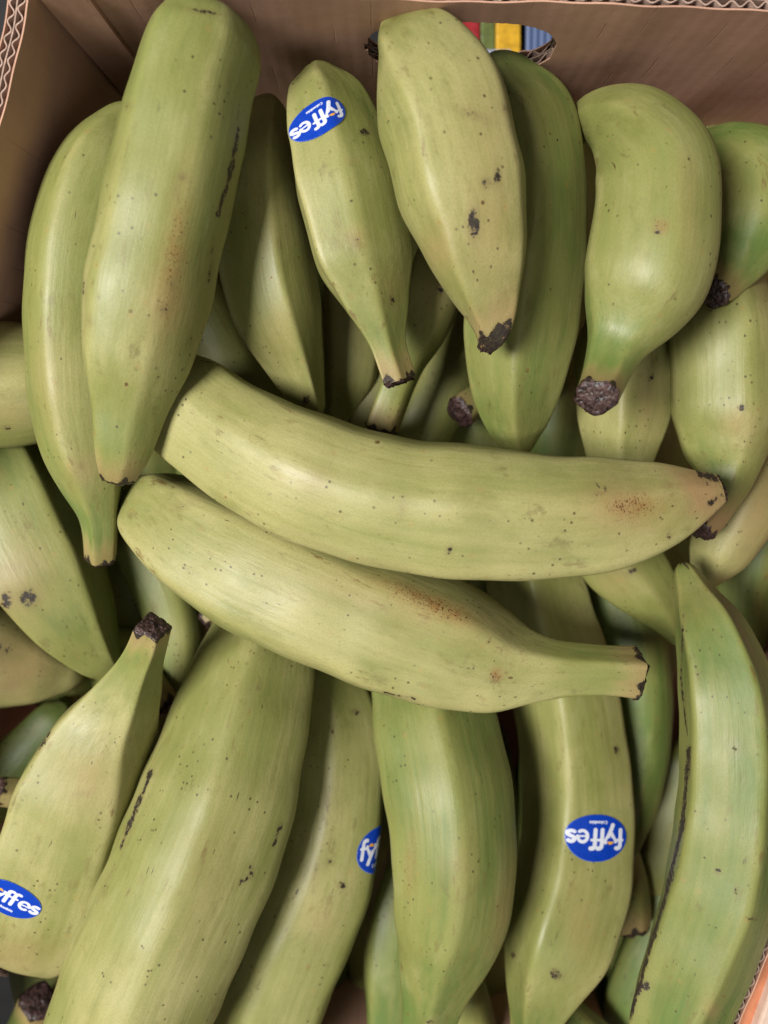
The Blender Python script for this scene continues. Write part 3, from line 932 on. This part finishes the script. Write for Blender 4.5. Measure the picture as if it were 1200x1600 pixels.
plantain("curved green plantain with a purple bruise at the left edge",
    [(-12,690,62,-70),(24,780,82,-62),(72,880,84,-58),(118,965,66,-58),(155,1025,38,-60),(176,1050,18,-62)],
    ridges=(30,112,195,280), tone=0.4, k=0.75, p=14, ends=('round','round'),
    marks=[('r',45,933,16,15,20,1.5),('r',10,935,8,14,0,1.5),('b',28,910,60,70,0,0.65),('r',[(8,945),(20,980),(40,1010)],5,0.9),('r',20,890,20,10,0,0.5)])
plantain("pinkish scarred plantain at the left edge under the bruised one",
    [(-60,985,80,-92),(-5,1020,86,-88),(60,1044,60,-88),(110,1056,26,-90)],
    ridges=(30,110,190,270), tone=0.95, big=False, ends=('round','round'), marks=[('b',20,1040,60,50,0,1.0),('r',5,1010,22,26,0,0.8),('r',20,1070,30,10,-30,0.5)])
plantain("pale green plantain behind the short stickered one at the left edge",
    [(92,1118,34,-110),(40,1180,44,-106),(-20,1240,50,-106),(-70,1300,44,-108)],
    ridges=(30,110,190,270), tone=0.2, big=False, ends=('round','round'))
plantain("plantain of which only a yellow stem stub shows at the left edge",
    [(150,1260,60,-84),(95,1250,42,-72),(50,1242,24,-60),(-4,1236,22,-50)],
    ridges=(30,110,190,270), tone=0.8, big=False)
plantain("grey green plantain in the gap right of the upright stem",
    [(225,850,48,-96),(262,930,48,-92),(280,1010,44,-90),(275,1090,38,-90),(245,1170,30,-92)],
    ridges=(30,110,190,270), tone=0.4, big=False, ends=('round','round'))
plantain("shadowed plantain below the leftmost plantain's stem",
    [(180,850,46,-112),(200,900,50,-110),(205,980,48,-110),(180,1060,34,-112)],
    ridges=(30,110,190,270), tone=0.35, big=False, ends=('round','round'))
plantain("plantain with a brown dried stem showing between the short and largest plantains",
    [(180,1010,40,-84),(212,1045,32,-76),(240,1080,26,-70),(262,1106,24,-66)],
    ridges=(30,110,190,270), tone=0.7, big=False, marks=[('b',255,1090,30,30,0,0.9),('r',265,1105,14,20,0,1.0)])
plantain("plantain whose frayed cut stem peeks out under the lower crosswise plantain",
    [(400,900,46,-84),(362,935,28,-80),(338,956,17,-78),(320,970,14,-76)],
    ridges=(30,110,190,270), tone=0.4, big=False)
plantain("plantain at the lower left corner with a large dark cut stem end",
    [(40,1700,60,-90),(48,1640,50,-86),(56,1594,38,-80),(62,1562,30,-70)],
    ridges=(30,110,190,270), tone=0.55, big=False, stem=False)
plantain("dim plantain between the large corner plantain and the upper crosswise one",
    [(300,440,38,-84),(335,510,46,-80),(375,580,46,-80),(420,650,40,-82)],
    ridges=(30,110,190,270), tone=0.6, big=False, ends=('round','round'))
plantain("dim yellowish plantain between the shadowed and the slim stickered plantains",
    [(552,440,46,-80),(552,510,46,-76),(548,580,42,-76),(536,630,24,-78),(526,660,14,-80)],
    ridges=(60,140,220,300), tone=0.7, big=False, ends=('round','round'), marks=[('b',540,500,40,40,0,0.3)])
plantain("plantain behind the slim one, green stem cut just above the upper crosswise plantain",
    [(700,380,36,-66),(684,440,46,-60),(662,510,40,-54),(634,570,28,-48),(612,630,25,-46),(598,668,26,-48)],
    ridges=(50,120,200,280), tone=0.55, big=False, marks=[('b',680,450,30,50,0,0.5),('r',688,450,5,14,0,1.2)])
plantain("plantain with browned side just left of the green cut stem",
    [(600,560,26,-86),(585,620,30,-82),(566,665,24,-82)],
    ridges=(50,120,200,280), tone=0.7, big=False, ends=('round','round'), marks=[('r',578,640,8,20,0,0.7)])
plantain("dim olive plantain deep in the gap above the upper crosswise plantain",
    [(745,500,40,-104),(715,570,46,-98),(680,640,44,-94),(650,700,38,-94)],
    ridges=(50,120,200,280), tone=0.5, big=False, ends=('round','round'))
plantain("plantain with a stubby green stem and black cut beside the tucked green one",
    [(800,590,46,-92),(768,608,32,-86),(742,626,25,-80),(718,646,26,-74)],
    ridges=(50,120,200,280), tone=0.12, big=False)
plantain("plantain end with a pale blunt tip between the stickered and right plantains",
    [(940,1270,36,-100),(968,1360,38,-92),(988,1430,30,-86),(992,1452,24,-84)],
    ridges=(50,120,200,280), tone=0.55, big=False, ends=('round','cut'), stem=False)
plantain("grey green plantain deep down beside the black-lined right plantain",
    [(1080,1180,40,-120),(1062,1270,48,-116),(1040,1350,44,-112),(1020,1400,30,-112)],
    ridges=(50,120,200,280), tone=0.45, big=False, ends=('round','round'))
plantain("green plantain showing at the bottom edge right of the curved-scratch plantain",
    [(700,1480,30,-86),(728,1560,36,-80),(745,1640,38,-78)],
    ridges=(50,120,200,280), tone=0.4, big=False, ends=('round','round'))
plantain("green plantain slanting at the bottom edge under the stickered plantain",
    [(860,1560,30,-80),(905,1610,36,-76),(960,1660,38,-76)],
    ridges=(50,120,200,280), tone=0.35, big=False, ends=('round','round'))

plantain("shadowed green plantain low in the gap left of the black-lined right plantain",
    [(1070,1340,36,-112),(1046,1430,48,-108),(1012,1540,56,-106),(984,1640,50,-106)],
    ridges=(50,120,200,280), tone=0.15, big=False, ends=('round','round'))
# the layer beneath, glimpsed only in the gaps
lower = [(x, y, (-1) ** (i + j) * 22, 175, 70) for j, y in enumerate((330, 640, 950, 1260, 1500)) for i, x in enumerate((90, 220, 350, 480, 610, 740, 870, 1000, 1130))]
lower = [q for k, q in enumerate(lower) if k not in (0, 1, 2, 5, 7, 9, 13, 17, 20, 21, 22, 24, 26, 27, 28, 29, 30, 34, 35, 37, 38, 44)]      # the rest lie wholly hidden
for (x, y, dx, dy, hw) in lower:
    plantain("shadowed lower-layer plantain glimpsed deep in a dark gap of the pile",
        [(x-dx,y-dy,hw*0.5,-146),(x-dx*0.55,y-dy*0.55,hw*0.95,-140),(x,y,hw,-136),(x+dx*0.55,y+dy*0.55,hw*0.9,-140),(x+dx,y+dy,hw*0.4,-146)],
        ridges=(20,95,170,245,320), tone=0.3, big=False, ends=('round','round'), group="lower layer of plantains")
